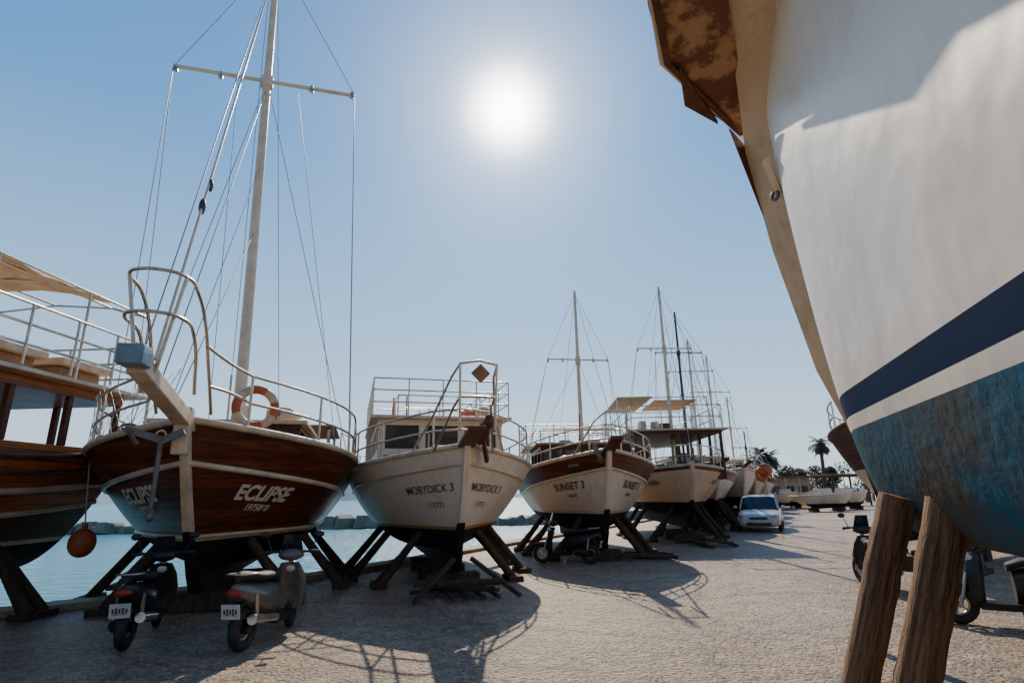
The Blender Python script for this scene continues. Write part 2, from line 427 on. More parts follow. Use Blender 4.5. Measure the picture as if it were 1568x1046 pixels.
def mast(parent, x, y, z0, z1, r, mat, cross=(), lean=(0, 0), rigbase=None, name='mast', stays=(), rr=.012):
    mb = MB(); l = Vector((lean[0], lean[1], 0))
    f = lambda z: Vector((x, y, z))+l*((z-z0)/(z1-z0))
    mb.cyl(f(z0), f(z1), r, r*.55, mat, 12, 6)
    lines = []
    for zc, hw in cross:
        c = f(zc); mb.cyl(c+Vector((0, -hw, -.03)), c+Vector((0, hw, .03)), r*.35, r*.35, mat, 8)
        mb.cyl(c-Vector((0, 0, .18)), c+Vector((0, 0, .12)), r*1.15, r*1.05, mat, 10)
        for sd in (1, -1):
            for k in (.5, .97): mb.cyl(c+Vector((0, sd*hw*k, -.1)), c+Vector((0, sd*hw*k, .06)), r*.45, r*.3, 'steel', 6)
            lines.append([f(z1-.1), c+Vector((0, sd*hw, 0))])
            if rigbase:
                for bx in rigbase[0]: lines.append([c+Vector((0, sd*hw, 0)), (x+bx, sd*rigbase[1], rigbase[2])])
                lines.append([c, (x+rigbase[0][0]+.5, sd*rigbase[1], rigbase[2])])
    mb.finish(name, parent)
    for s in stays: lines.append([f(s[0]), s[1]])
    if lines: tubes('standing_rigging', lines, rr, 'rope', parent, 1)
    return f

# ------------------------------------------------------------------ camera
CAMZ = 1.7
cam = bpy.data.cameras.new('camera'); co = bpy.data.objects.new('camera', cam); COL.objects.link(co)
cam.sensor_width = 36; cam.lens = 850/1568*36; cam.clip_end = 4000; cam.clip_start = .05
co.matrix_world = Matrix.Translation((0, 0, CAMZ)) @ Matrix.Rotation(R(90+15.39), 4, 'X') @ Matrix.Rotation(R(-1.0), 4, 'Z')
scene.camera = co

# ------------------------------------------------------------------ sky + sun
EL = R(38)
w = bpy.data.worlds.new('World'); scene.world = w; w.use_nodes = True
nt = w.node_tree; N = nt.nodes; L = nt.links
for n_ in list(N): N.remove(n_)
out = N.new('ShaderNodeOutputWorld')
sky = N.new('ShaderNodeTexSky'); sky.sky_type = 'NISHITA'; sky.sun_disc = False
sky.sun_elevation = EL; sky.sun_rotation = 0; sky.air_density = 1.0; sky.dust_density = .2; sky.ozone_density = 2.0
tn = N.new('ShaderNodeMix'); tn.data_type = 'RGBA'; tn.blend_type = 'MULTIPLY'; tn.inputs['Factor'].default_value = 1
L.new(sky.outputs[0], tn.inputs['A']); tn.inputs['B'].default_value = (.55, .8, 1.1, 1)
bg = N.new('ShaderNodeBackground'); bg.inputs['Strength'].default_value = .05
L.new(tn.outputs['Result'], bg.inputs['Color'])
tc = N.new('ShaderNodeTexCoord'); nm = N.new('ShaderNodeVectorMath'); nm.operation = 'NORMALIZE'; L.new(tc.outputs['Generated'], nm.inputs[0])
sz = N.new('ShaderNodeSeparateXYZ'); L.new(nm.outputs[0], sz.inputs[0])
rp = N.new('ShaderNodeValToRGB'); cr = rp.color_ramp
cr.elements[0].position = 0; cr.elements[0].color = (.70, .76, .75, 1)
cr.elements[1].position = .9; cr.elements[1].color = (.02, .15, .46, 1)
for p_, c_ in ((.12, (.60, .71, .76)), (.3, (.34, .56, .76)), (.55, (.085, .32, .68))):
    e_ = cr.elements.new(p_); e_.color = (*c_, 1)
L.new(sz.outputs['Z'], rp.inputs[0])
# the half of the sky away from the sun is darker
mr = N.new('ShaderNodeMapRange'); mr.inputs['From Min'].default_value = -.6; mr.inputs['From Max'].default_value = .6
mr.inputs['To Min'].default_value = .42; mr.inputs['To Max'].default_value = 1.05; L.new(sz.outputs['Y'], mr.inputs['Value'])
bg3 = N.new('ShaderNodeBackground'); L.new(mr.outputs[0], bg3.inputs['Strength']); L.new(rp.outputs[0], bg3.inputs['Color'])
dt = N.new('ShaderNodeVectorMath'); dt.operation = 'DOT_PRODUCT'; L.new(nm.outputs[0], dt.inputs[0])
dt.inputs[1].default_value = (0, math.cos(EL), math.sin(EL))
mx0 = N.new('ShaderNodeMath'); mx0.operation = 'MAXIMUM'; mx0.inputs[1].default_value = 0; L.new(dt.outputs['Value'], mx0.inputs[0])
prev = None
for pw_, am in ((900, 12.0), (150, .80), (38, .34), (9, .08)):
    p = N.new('ShaderNodeMath'); p.operation = 'POWER'; p.inputs[1].default_value = pw_; L.new(mx0.outputs[0], p.inputs[0])
    q = N.new('ShaderNodeMath'); q.operation = 'MULTIPLY'; q.inputs[1].default_value = am; L.new(p.outputs[0], q.inputs[0])
    if prev is None: prev = q
    else:
        a = N.new('ShaderNodeMath'); a.operation = 'ADD'; L.new(prev.outputs[0], a.inputs[0]); L.new(q.outputs[0], a.inputs[1]); prev = a
bg2 = N.new('ShaderNodeBackground'); bg2.inputs['Color'].default_value = (1, .96, .88, 1); L.new(prev.outputs[0], bg2.inputs['Strength'])
ad = N.new('ShaderNodeAddShader'); L.new(bg.outputs[0], ad.inputs[0]); L.new(bg2.outputs[0], ad.inputs[1])
ad2 = N.new('ShaderNodeAddShader'); L.new(ad.outputs[0], ad2.inputs[0]); L.new(bg3.outputs[0], ad2.inputs[1]); L.new(ad2.outputs[0], out.inputs['Surface'])
sl = bpy.data.lights.new('sun', 'SUN'); sl.energy = 5.0; sl.angle = R(.53); sl.color = (1, .88, .70)
so = bpy.data.objects.new('sun', sl); COL.objects.link(so); so.location = (0, 30, 30)
so.rotation_euler = (Vector((0, math.cos(EL), math.sin(EL)))).to_track_quat('Z', 'Y').to_euler()

# ------------------------------------------------------------------ ground, quay, water
def ground_material():
    m, nt, N, L, b = new_mat('yard_asphalt')
    tc = N.new('ShaderNodeTexCoord')
    def noise(sc, det, rough=.6):
        n = N.new('ShaderNodeTexNoise'); n.inputs['Scale'].default_value = sc; n.inputs['Detail'].default_value = det; n.inputs['Roughness'].default_value = rough
        L.new(tc.outputs['Object'], n.inputs['Vector']); return n
    def ramp(src, p0, c0, p1, c1):
        r = N.new('ShaderNodeValToRGB'); r.color_ramp.elements[0].position = p0; r.color_ramp.elements[0].color = (*c0, 1)
        r.color_ramp.elements[1].position = p1; r.color_ramp.elements[1].color = (*c1, 1); L.new(src, r.inputs[0]); return r
    def mul(a, b_, f=1.0):
        mx = N.new('ShaderNodeMix'); mx.data_type = 'RGBA'; mx.blend_type = 'MULTIPLY'; mx.inputs['Factor'].default_value = f
        L.new(a, mx.inputs['A']); L.new(b_, mx.inputs['B']); return mx.outputs['Result']
    big = noise(.35, 8); mid = noise(2.6, 8, .7); fine = noise(30, 5, .75)
    v = N.new('ShaderNodeTexVoronoi'); v.inputs['Scale'].default_value = 24; L.new(tc.outputs['Object'], v.inputs['Vector'])
    hs = N.new('ShaderNodeSeparateColor'); L.new(v.outputs['Color'], hs.inputs[0])
    base = ramp(big.outputs['Fac'], .35, (.37, .245, .150), .68, (.60, .44, .295)).outputs[0]
    c = mul(base, ramp(mid.outputs['Fac'], .3, (.58, .54, .50), .6, (1.1, 1.08, 1.05)).outputs[0])
    c = mul(c, ramp(fine.outputs['Fac'], .33, (.36, .33, .30), .58, (1.25, 1.25, 1.25)).outputs[0], .95)
    c = mul(c, ramp(hs.outputs[0], .0, (.52, .49, .45), .9, (1.35, 1.32, 1.28)).outputs[0], .95)
    vd = N.new('ShaderNodeTexVoronoi'); vd.feature = 'DISTANCE_TO_EDGE'; vd.inputs['Scale'].default_value = .35
    dn = N.new('ShaderNodeVectorMath'); dn.operation = 'ADD'
    sc = N.new('ShaderNodeVectorMath'); sc.operation = 'SCALE'; sc.inputs['Scale'].default_value = .8; L.new(mid.outputs['Color'], sc.inputs[0])
    L.new(tc.outputs['Object'], dn.inputs[0]); L.new(sc.outputs[0], dn.inputs[1]); L.new(dn.outputs[0], vd.inputs['Vector'])
    c = mul(c, ramp(vd.outputs['Distance'], .004, (.35, .33, .3), .014, (1, 1, 1)).outputs[0], .8)
    L.new(c, b.inputs['Base Color'])
    b.inputs['Roughness'].default_value = .52; b.inputs['Specular IOR Level'].default_value = .7
    s1 = N.new('ShaderNodeMath'); s1.operation = 'MULTIPLY'; s1.inputs[1].default_value = -1.3; L.new(v.outputs['Distance'], s1.inputs[0])
    s2 = N.new('ShaderNodeMath'); s2.operation = 'ADD'; L.new(s1.outputs[0], s2.inputs[0]); L.new(fine.outputs['Fac'], s2.inputs[1])
    s3 = N.new('ShaderNodeMath'); s3.operation = 'MULTIPLY_ADD'; s3.inputs[1].default_value = 4.0; L.new(mid.outputs['Fac'], s3.inputs[0]); L.new(s2.outputs[0], s3.inputs[2])
    bp = N.new('ShaderNodeBump'); bp.inputs['Strength'].default_value = 1.0; bp.inputs['Distance'].default_value = .032
    L.new(s3.outputs[0], bp.inputs['Height']); L.new(bp.outputs[0], b.inputs['Normal'])
    return m
M['ground'] = ground_material()
def water_material():
    m, nt, N, L, b = new_mat('harbour_water')
    b.inputs['Base Color'].default_value = (.05, .27, .35, 1); b.inputs['Roughness'].default_value = .2; b.inputs['Specular IOR Level'].default_value = .22
    tc = N.new('ShaderNodeTexCoord'); mp = N.new('ShaderNodeMapping'); mp.inputs['Scale'].default_value = (1, 2.2, 1)
    L.new(tc.outputs['Object'], mp.inputs['Vector'])
    n = N.new('ShaderNodeTexNoise'); n.inputs['Scale'].default_value = 1.6; n.inputs['Detail'].default_value = 6; L.new(mp.outputs[0], n.inputs['Vector'])
    bp = N.new('ShaderNodeBump'); bp.inputs['Strength'].default_value = .8; bp.inputs['Distance'].default_value = .3
    L.new(n.outputs['Fac'], bp.inputs['Height']); L.new(bp.outputs[0], b.inputs['Normal'])
    return m
M['water'] = water_material()
quay = [(-60, -40), (-8.0, 9.9), (-4.5, 13.4), (8, 36), (16, 62), (30, 110), (60, 1500)]
mb = MB(); pts = quay+[(2000, 1500), (2000, -300), (-60, -300)]
mb.add([(x, y, 0) for x, y in pts], [tuple(range(len(pts)-1, -1, -1))], 'ground'); mb.finish('ground')
mb = MB(); mb.add([(-2500, -500, -.9), (2500, -500, -.9), (2500, 3000, -.9), (-2500, 3000, -.9)], [(0, 1, 2, 3)], 'water'); mb.finish('water')
mb = MB()
for (a, b_) in zip(quay[:-2], quay[1:-1]):
    a = Vector((*a, 0)); c = Vector((*b_, 0)); d = (c-a).normalized(); nrm = Vector((d.y, -d.x, 0))
    ln = (c-a).length; k = max(1, int(min(ln, 60)/2.5))
    for i in range(k):
        p = a+d*(ln*i/k+.01); q = a+d*(ln*(i+1)/k-.01)
        vs = [p-nrm*.05, q-nrm*.05, q+nrm*.5, p+nrm*.5]
        mb.add([v+Vector((0, 0, -1.6)) for v in vs]+[v+Vector((0, 0, .10)) for v in vs],
               [(4, 5, 6, 7), (0, 1, 5, 4), (1, 2, 6, 5), (2, 3, 7, 6), (3, 0, 4, 7)], 'concrete')
mb.finish('quay_wall')
rng = np.random.default_rng(3); mb = MB()
for i in range(9000):
    y = 3.5+16*rng.random()**1.6; x = rng.uniform(-.9, .95)*y
    if x < -4 and y > 9: continue
    s_ = .005+.016*rng.random()**4; c = Vector((x, y, s_*.2)); vs = []
    an = rng.uniform(0, 1.5)
    for k_ in range(5): vs.append(c+Vector((math.cos(an+k_*1.257), math.sin(an+k_*1.257), 0))*s_*rng.uniform(.7, 1.3))
    vs.append(c+Vector((rng.uniform(-.2, .2)*s_, rng.uniform(-.2, .2)*s_, s_*.6)))
    mb.add(vs, [(k_, (k_+1) % 5, 5) for k_ in range(5)], 'concrete' if rng.random() < .7 else 'rock', True)
mb.finish('gravel')
mb = MB()
for i in range(260):
    x = -150+i*.85; y = 52+x*.08+random.uniform(-1, 1); r_ = random.uniform(.6, 1.3)
    rot = Matrix.Rotation(random.uniform(0, 3), 3, 'Z') @ Matrix.Rotation(random.uniform(-.5, .5), 3, 'X')
    mb.box((x, y, -.75+random.uniform(0, .35)), (r_*1.6, r_*1.2, r_), 'rock', rot, .7)
mb.finish('breakwater', bevel=.08)
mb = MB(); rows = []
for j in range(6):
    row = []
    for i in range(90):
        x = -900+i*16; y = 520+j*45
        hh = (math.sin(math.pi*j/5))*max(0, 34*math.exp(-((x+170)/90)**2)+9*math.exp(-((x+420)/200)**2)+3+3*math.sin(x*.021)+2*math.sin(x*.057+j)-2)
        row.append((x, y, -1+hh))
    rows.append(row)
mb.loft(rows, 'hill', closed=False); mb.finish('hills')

# ------------------------------------------------------------------ boat 1: brown varnished gulet
E = empty('wooden_sailing_boat', (-4.6, 7.8, 0), R(105))
h = Hull(9.5, 4.6, 2.78, 2.32, 2.9, .55, 1.3, sf=.36)
build_hull(h, E, [(1.10, 'afdark', 8), (1.19, 'trim', 1), (lambda t: h.zs(t)-.60, 'varnish', 6), (lambda t: h.zs(t), 'varnish', 4)], capr=.055)
hull_line(h, E, -.57, .045, 'trim', 'rubbing_strake'); hull_line(h, E, 0, .03, 'trim', 'waterline_strake', const=1.17)
hull_text(h, E, 'ECLIPSE', .31, .115, 1.78, 'textw'); hull_text(h, E, '1975868', .14, .115, 1.57, 'textw', bold=.004, name='registration_number')
props(h, E, (.16, .34, .52), 1.0, .8)
deck_rail(h, E, .06, .93, .85, 9, mids=(.5,), r=.022, close_bow=False)
mb = MB()
mb.beam((.7, 0, 2.62), (-2.0, 0, 3.14), .2, .2, 'trim'); mb.box((-2.1, 0, 3.2), (.3, .26, .22), 'bluebox')
mb.beam((-.1, 0, 2.3), (-.1, 0, 2.95), .2, .16, 'trim', up=(1, 0, 0)); mb.finish('bowsprit', E, bevel=.02)
lp = []
lp.append([(-.15, .34, 2.85), (-.55, .34, 3.4), (-.95, .33, 3.95), (-1.35, .32, 4.2), (-1.8, .30, 4.25), (-1.97, .15, 4.25), (-1.97, -.15, 4.25), (-1.8, -.30, 4.25), (-1.35, -.32, 4.2), (-.95, -.33, 3.95), (-.55, -.34, 3.4), (-.15, -.34, 2.85)])
lp.append([(-.9, .30, 3.0), (-1.2, .3, 3.65), (-1.8, .28, 3.75), (-1.95, .13, 3.75), (-1.95, -.13, 3.75), (-1.8, -.28, 3.75), (-1.2, -.3, 3.65), (-.9, -.30, 3.0)])
p0 = h.P(.06, h.zs(.06), 1)
for sd in (1, -1):
    lp += [[(-1.8, sd*.3, 4.25), (-1.75, sd*.1, 3.1)], [(-.75, sd*.335, 3.68), (-.1, sd*.5, 3.6), (p0.x, sd*(p0.y-.06), p0.z+.85)], [(-.4, sd*.34, 3.2), (.1, sd*.5, 3.2), (p0.x, sd*(p0.y-.06), p0.z+.43)]]
tubes('bow_pulpit', lp, .022, 'steel', E, 2, smooth=True)
net = []
for i in range(16):
    t = .05+i*.02; a = h.P(t, h.zs(t), 1)
    for dd in (-.06, .06):
        c = h.P(max(.02, t+dd), h.zs(t), 1); net.append([a, (c.x, c.y-.05, h.zs(t)+.85)])
tubes('rail_netting', net, .004, 'rope', E, 1)
mb = MB()
mb.cyl((-.25, .20, 2.5), (-.20, .22, 1.50), .035, .028, 'iron', 8); mb.ell((-.20, .22, 1.5), (.05, .05, .07), 'iron')
mb.beam((-.27, .18, 2.48), (-.33, .62, 2.62), .05, .09, 'iron'); mb.beam((-.27, .22, 2.45), (-.30, -.08, 2.60), .05, .09, 'iron')
mb.beam((-.33, .60, 2.62), (-.25, .48, 2.42), .12, .03, 'iron'); mb.torus((-.22, .22, 2.55), (1, 0, 0), .06, .015, 'steel', 12, 6)
mb.finish('anchor', E)
mb = MB()
for k in range(8):
    mb.torus((1.5, -.62, 3.2), (-.92, -.38, 0), .31, .075, 'orange' if k % 2 == 0 else 'trim', 8, 10, k*math.pi/4+.3, (k+1)*math.pi/4+.3)
mb.finish('life_ring', E)
mb = MB()
cabin(mb, 2.6, 5.2, 1.25, 2.0, 2.55, 2.95, 3.05, 3, 3, 'varnish', 'brown', 'trim', .12, 'glass')
for i in range(15): mb.box((5.5+i*.22, 0, 3.38), (.1, 3.5, .04), 'slat')
for y in (-1.6, 0, 1.6): mb.box((7.05, y, 3.33), (3.3, .07, .055), 'brown')
for x in (5.6, 8.5):
    for y in (-1.6, 1.6): mb.cyl((x, y, 2.0), (x, y, 3.3), .04, .04, 'steel')
mb.cyl((2.2, 0, 2.0), (2.2, 0, 2.75), .09, .07, 'brown'); mb.box((1.4, 0, 2.7), (.5, .6, .25), 'steel')
mb.box((6.8, 1.0, 2.5), (1.4, .5, .6), 'trim')
clutter(mb, .9, 2.4, .8, 2.45, 7, 3); clutter(mb, 2.8, 5.0, 1.1, 3.12, 8, 4)
mb.finish('deckhouse_and_sunshade', E, bevel=.01)
tipL = Vector((-1.9, 0, 3.25))
f = mast(E, 3.75, .05, 2.0, 15.5, .13, 'mastw', cross=((11.5, 2.05),), lean=(0, .35), rigbase=((-.5, .5), 2.15, 2.4),
         stays=((15.3, tipL), (11.3, (-1.2, 0, 3.1)), (15.3, (9.3, 0, 3.1)), (11.3, (8.8, 1.2, 3.0)), (7.5, (-.6, 0, 2.95))), rr=.010)
tubes('furled_jib', [[(-1.5, 0, 3.3), f(15.2)]], .02, 'mastw', E, 2)
tubes('halyards', [[f(15)+Vector((-.16, .1, 0)), (3.4, .2, 2.5)], [f(11.4)+Vector((-.16, .6, 0)), (3.3, .5, 2.4)], [f(11.4)+Vector((0, -.7, 0)), (3.6, -1.9, 2.5)], [f(9)+Vector((-.1, 0, 0)), (.2, .3, 3.0)]], .008, 'rope', E, 1)
mb = MB()
a = Vector((-1.5, 0, 3.3)).lerp(f(15.2), .22)
mb.ell(a, (.05, .05, .14), 'mastd'); mb.ell(a+Vector((.25, 0, .5)), (.04, .04, .11), 'mastd'); mb.finish('rigging_blocks', E)

# ------------------------------------------------------------------ boat 2: white tour boat
E = empty('white_tour_boat', (-.85, 10.2, 0), R(106))
h2 = Hull(9.5, 4.1, 2.56, 2.1, 2.3, .6, .75, sf=.34)
build_hull(h2, E, [(1.08, 'afblue', 8), (1.14, 'oline', 1), (lambda t: h2.zs(t)-.30, 'white', 8), (lambda t: h2.zs(t), 'white', 3)], cap='trim', stem='white', capr=.05)
hull_line(h2, E, -.30, .03, 'trim', 'rubbing_strake')
hull_text(h2, E, 'MOBYDICK 3', .20, .068, 1.82, 'text', shear=0, bold=.001); hull_text(h2, E, '117731', .15, .062, 1.53, 'text', shear=0, bold=0, name='registration_number')
props(h2, E, (.16, .3, .46), .95, .8)
deck_rail(h2, E, .05, .95, .75, 10, mids=(.5,), r=.02)
mb = MB()
cabin(mb, 3.0, 7.6, 1.45, 1.8, 2.75, 3.28, 3.42, 3, 4, 'white', 'white', 'trim', .2, 'glass', .16)
mb.box((5.2, -1.52, 2.3), (3.0, .04, .1), 'brown'); mb.box((2.9, 0, 2.6), (.05, 2.0, .08), 'brown')
mb.box((1.6, .1, 2.5), (.7, .7, .35), 'trim'); mb.cyl((1.3, -.5, 2.0), (1.3, -.5, 2.75), .08, .06, 'brown')
mb.box((8.0, .3, 3.0), (.08, 2.6, 2.0), 'white')
mb.box((2.96, 1.1, 2.2), (.02, .5, .8), 'brown')
clutter(mb, .9, 2.7, .9, 2.15, 8, 9); clutter(mb, 3.4, 7.2, 1.2, 3.5, 6, 5)
mb.finish('wheelhouse', E, bevel=.012)
ln = rect_rail(2.9, 7.8, -1.6, 1.6, 3.5, .85, 5, 4, (.35, .68)) + rect_rail(3.4, 5.4, -1.0, 1.0, 3.5, .55, 2, 2, ())
tubes('upper_deck_rail', ln, .018, 'steel', E, 2)
lp = []
for sd in (1, -1):
    lp += [[(.8, sd*.9, 2.5), (.3, sd*.6, 3.1), (-.5, sd*.38, 3.72), (-1.0, sd*.32, 3.85)], [(.3, sd*.55, 2.5), (-.5, sd*.33, 3.2), (-.9, sd*.3, 3.3)], [(-.9, sd*.3, 2.75), (-1.0, sd*.32, 3.85)]]
lp += [[(-1.0, .32, 3.85), (-1.06, 0, 3.9), (-1.0, -.32, 3.85)], [(-.9, .3, 3.3), (-.95, 0, 3.3), (-.9, -.3, 3.3)]]
tubes('bow_pulpit', lp, .022, 'steel', E, 2)
mb = MB(); mb.box((-1.06, -.02, 3.68), (.03, .24, .24), 'slat', Matrix.Rotation(R(45), 3, 'X'))
mb.beam((.4, 0, 2.5), (-.95, 0, 2.78), .3, .08, 'brown'); mb.ell((-.2, -.25, 2.78), (.38, .12, .15), 'brown', rot=Matrix.Rotation(R(25), 3, 'Y')); mb.ell((-.5, -.3, 2.95), (.12, .1, .13), 'brown')
mb.beam((-.05, -.3, 2.65), (.2, -.42, 2.3), .07, .12, 'brown')
mb.finish('bowsprit_plank_and_figurehead', E, bevel=.01)
mb = MB()
for i in range(5): mb.beam((-.1+random.uniform(-.3, .6), -.6+random.uniform(-.3, .3), .10+.05*i), (.3+random.uniform(-.3, .6), .6+random.uniform(-.3, .3), .08+.04*i), .09, .06, 'timberd')
for i in range(4): mb.beam((-.3, -.5+.25*i, .06), (.8, -.45+.25*i, .09), .07, .05, 'timberd')
for sd in (1, -1): mb.beam((-.2, sd*.9, .04), (.35, sd*.15, .62), .08, .07, 'timberd')
mb.finish('timber_cradle', E, bevel=.008)

# ------------------------------------------------------------------ boat 3
E = empty('white_and_brown_tour_boat', (2.36, 14.0, 0), R(94))
h3 = Hull(9.5, 3.9, 2.72, 2.15, 2.5, .65, .9, sf=.34)
build_hull(h3, E, [(1.18, 'afblue', 8), (1.25, 'trim', 1), (lambda t: h3.zs(t)-.42, 'white', 7), (lambda t: h3.zs(t)-.02, 'varnish', 3)], stem='white')
hull_line(h3, E, -.42, .035, 'trim', 'rubbing_strake')
hull_text(h3, E, 'SUNSET 3', .26, .115, 1.88, 'text', bold=.005); hull_text(h3, E, '248630', .12, .115, 1.65, 'text', bold=.001, name='registration_number')
props(h3, E, (.14, .3, .46), 1.0, .8)
deck_rail(h3, E, .04, .95, .7, 10, mids=(.5,), r=.02)
mb = MB()
cabin(mb, 3.0, 6.0, 1.35, 1.9, 2.5, 2.98, 3.1, 4, 3, 'varnish', 'brown', 'slat', .15, 'glass')
mb.box((7.2, 0, 3.3), (2.6, 3.0, .05), 'cloth'); mb.box((1.8, 0, 2.6), (.8, .7, .3), 'slat')
for x in (6.1, 8.3):
    for y in (-1.4, 1.4): mb.cyl((x, y, 1.9), (x, y, 3.28), .035, .035, 'steel')
mb.beam((.4, 0, 2.62), (-.9, 0, 2.95), .3, .08, 'brown'); mb.beam((-.5, .3, 2.4), (.1, .35, 2.85), .08, .12, 'brown')
clutter(mb, .8, 2.8, .9, 2.3, 10, 11); clutter(mb, 3.2, 5.8, 1.1, 3.18, 8, 12)
mb.finish('deckhouse', E, bevel=.01)
ar = []
for y in (-1.3, 1.3): ar.append([(3.2, y, 3.15), (3.5, y, 3.6), (4.5, y, 3.75), (5.6, y, 3.72), (6.2, y, 3.3)])
for x, z in ((3.5, 3.6), (4.5, 3.75), (5.6, 3.72)): ar.append([(x, -1.3, z), (x, 1.3, z)])
for sd in (1, -1): ar += [[(.7, sd*.8, 2.6), (-.3, sd*.4, 3.4), (-.95, sd*.25, 3.55)], [(-.85, sd*.25, 3.0), (-.95, sd*.25, 3.55)]]
ar.append([(-.95, .25, 3.55), (-.95, -.25, 3.55)])
ar += rect_rail(6.1, 9.0, -1.5, 1.5, 3.34, .75, 3, 3, (.5,))
tubes('awning_frame_and_pulpit', ar, .02, 'steel', E, 2)
mast(E, 5.3, -.35, 1.9, 8.9, .085, 'mastw', cross=((6.3, 1.1),), rigbase=((-.4, .4), 1.7, 2.3), stays=((8.8, (-.8, 0, 3)), (8.8, (9.2, 0, 2.7))), rr=.008)

# ------------------------------------------------------------------ boat 4: covered wooden tour boat
E = empty('covered_wooden_tour_boat', (5.95, 19.0, 0), R(88))
h4 = Hull(10, 3.8, 2.55, 2.3, 2.5, .9, .7, sf=.3)
build_hull(h4, E, [(1.35, 'afblue', 6), (lambda t: h4.zs(t)-.12, 'cream', 7), (lambda t: h4.zs(t), 'brown', 1)], stem='cream', keelz=.5)
hull_text(h4, E, 'YAREN', .2, .13, 2.0, 'text', bold=.003)
props(h4, E, (.12, .3, .46), 1.15, .8)
mb = MB()
cabin(mb, 1.5, 8.2, 1.6, 2.1, 2.65, 3.75, 3.85, 2, 5, 'brown', 'brown', 'trim', .2, None, .1)
mb.box((5, .9, 2.9), (3, .6, 1.0), 'brown'); mb.box((5, 1.2, 5.35), (4.2, 1.4, .05), 'cloth'); mb.box((6, -.8, 5.45), (3.0, 1.8, .05), 'cloth')
clutter(mb, 1.8, 7.5, 1.2, 3.93, 10, 21); clutter(mb, 1.8, 3.5, 1.2, 2.4, 10, 22)
mb.finish('deckhouse', E, bevel=.01)
ln = rect_rail(1.5, 8.2, -1.65, 1.65, 3.93, .85, 5, 3, (.5,)) + rect_rail(3, 7.4, -1.65, 1.9, 3.93, 1.4, 2, 1, ())
tubes('upper_deck_rail', ln, .022, 'steel', E, 1)
deck_rail(h4, E, .04, .2, .7, 4, mids=(.5,), r=.02)
mast(E, 4.0, -.4, 2.1, 10.4, .09, 'mastw', cross=((7.6, 1.15),), rigbase=((-.5, .5), 1.7, 2.5), stays=((10.3, (-.2, 0, 2.7)), (10.3, (9.5, 0, 2.8))), rr=.009)

# ------------------------------------------------------------------ boats further along the row
def yacht(name, loc, rz, L_, B_, zb, zk, hullm, strake, mastz, mastm, cross, mx=4.0, cabm='white', af='afblue'):
    E = empty(name, loc, R(rz)); hh = Hull(L_, B_, zb, zb-.4, zb-.1, zk, 1.0, sf=.36)
    build_hull(hh, E, [(zk+.65, af, 6), (lambda t: hh.zs(t)-.35, hullm, 6), (lambda t: hh.zs(t), strake, 2)], stem=hullm, keelz=.4, n=26)
    props(hh, E, (.14, .32), zk+.4, .7)
    deck_rail(hh, E, .04, .92, .65, 8, mids=(.5,), r=.018)
    mb = MB(); cabin(mb, 3.0, 6.2, B_*.3, zb-.6, zb+.1, zb+.5, zb+.6, 3, 3, cabm, cabm, 'trim', .12, 'glass')
    clutter(mb, .9, 2.8, .7, zb-.4, 8, int(loc[1])); clutter(mb, 3.2, 6, .7, zb+.67, 6, int(loc[1])+1)
    mb.beam((.4, 0, zb), (-1.2, 0, zb+.35), .22, .09, 'brown'); mb.finish('deckhouse', E, bevel=.01)
    if mastz:
        mast(E, mx, 0, zb-.5, mastz, .09, mastm, cross=cross, rigbase=((-.5, .5), B_*.42, zb-.2), stays=((mastz-.1, (-1.1, 0, zb+.4)), (mastz-.1, (L_-.3, 0, zb))), rr=.011)
    return E, hh
yacht('white_sailing_yacht', (8.5, 23.8, 0), 89, 10, 3.6, 2.6, .75, 'white', 'varnish', 10.8, 'mastd', ((8.6, 1.2),))
yacht('dark_sailing_yacht', (10.2, 28.5, 0), 84, 11, 3.4, 2.7, .7, 'varnish', 'white', 10.6, 'mastw', ((8.6, 1.3), (6.6, 1.4)), af='afdark')
yacht('sailing_yacht', (13.1, 32.5, 0), 86, 11, 3.4, 2.9, .7, 'white', 'white', 10.8, 'mastw', ((8.2, 1.3),), mx=5)
yacht('wooden_sailing_yacht', (16.0, 38, 0), 86, 10, 3.4, 2.7, .7, 'cream', 'varnish', 8.6, 'mastw', ((6.2, 1.2),))
yacht('sailing_yacht', (19.3, 44, 0), 84, 10, 3.4, 2.7, .7, 'white', 'varnish', 6.6, 'mastd', ((5.2, 1.0),))
yacht('wooden_sailing_yacht', (22.5, 51, 0), 84, 10, 3.4, 2.8, .7, 'varnish', 'white', 5.6, 'mastw', ((5.0, .9),))
mb = MB(); mb.ell((13.7, 31.2, 2.75), (.42, .3, .38), 'orange'); mb.torus((13.4, 30.9, 2.55), (0, 1, 0), .3, .08, 'orange'); mb.cyl((13.7, 31.2, .1), (13.7, 31.2, 2.5), .04, .04, 'steel'); mb.finish('orange_rescue_buoy')

# ------------------------------------------------------------------ boat 0 at far left
E = empty('wooden_passenger_boat', (-9.8, 2.6, 0), R(87))
h0 = Hull(8.4, 4.2, 2.9, 2.35, 2.55, .55, 1.0, sf=.36, tr=.9, em=.3, tail=.6)
build_hull(h0, E, [(1.05, 'afdark', 8), (1.12, 'trim', 1), (lambda t: h0.zs(t)-.80, 'varnish3', 4), (lambda t: h0.zs(t)-.45, 'varnish2', 3), (lambda t: h0.zs(t), 'varnish2', 4)], cap='brown', capr=.06)
hull_line(h0, E, -.22, .035, 'brown', 'upper_strake'); hull_line(h0, E, -.5, .05, 'trim', 'rubbing_strake'); hull_line(h0, E, -.85, .045, 'trim', 'lower_strake')
props(h0, E, (.3, .55, .8), 1.0, .7, .09)
mb = MB()
cabin(mb, 2.5, 8.1, 1.85, 2.0, 2.62, 3.45, 3.62, 3, 5, 'varnish2', 'brown', 'trim', .3, None, .1)
mb.finish('deckhouse', E, bevel=.012)
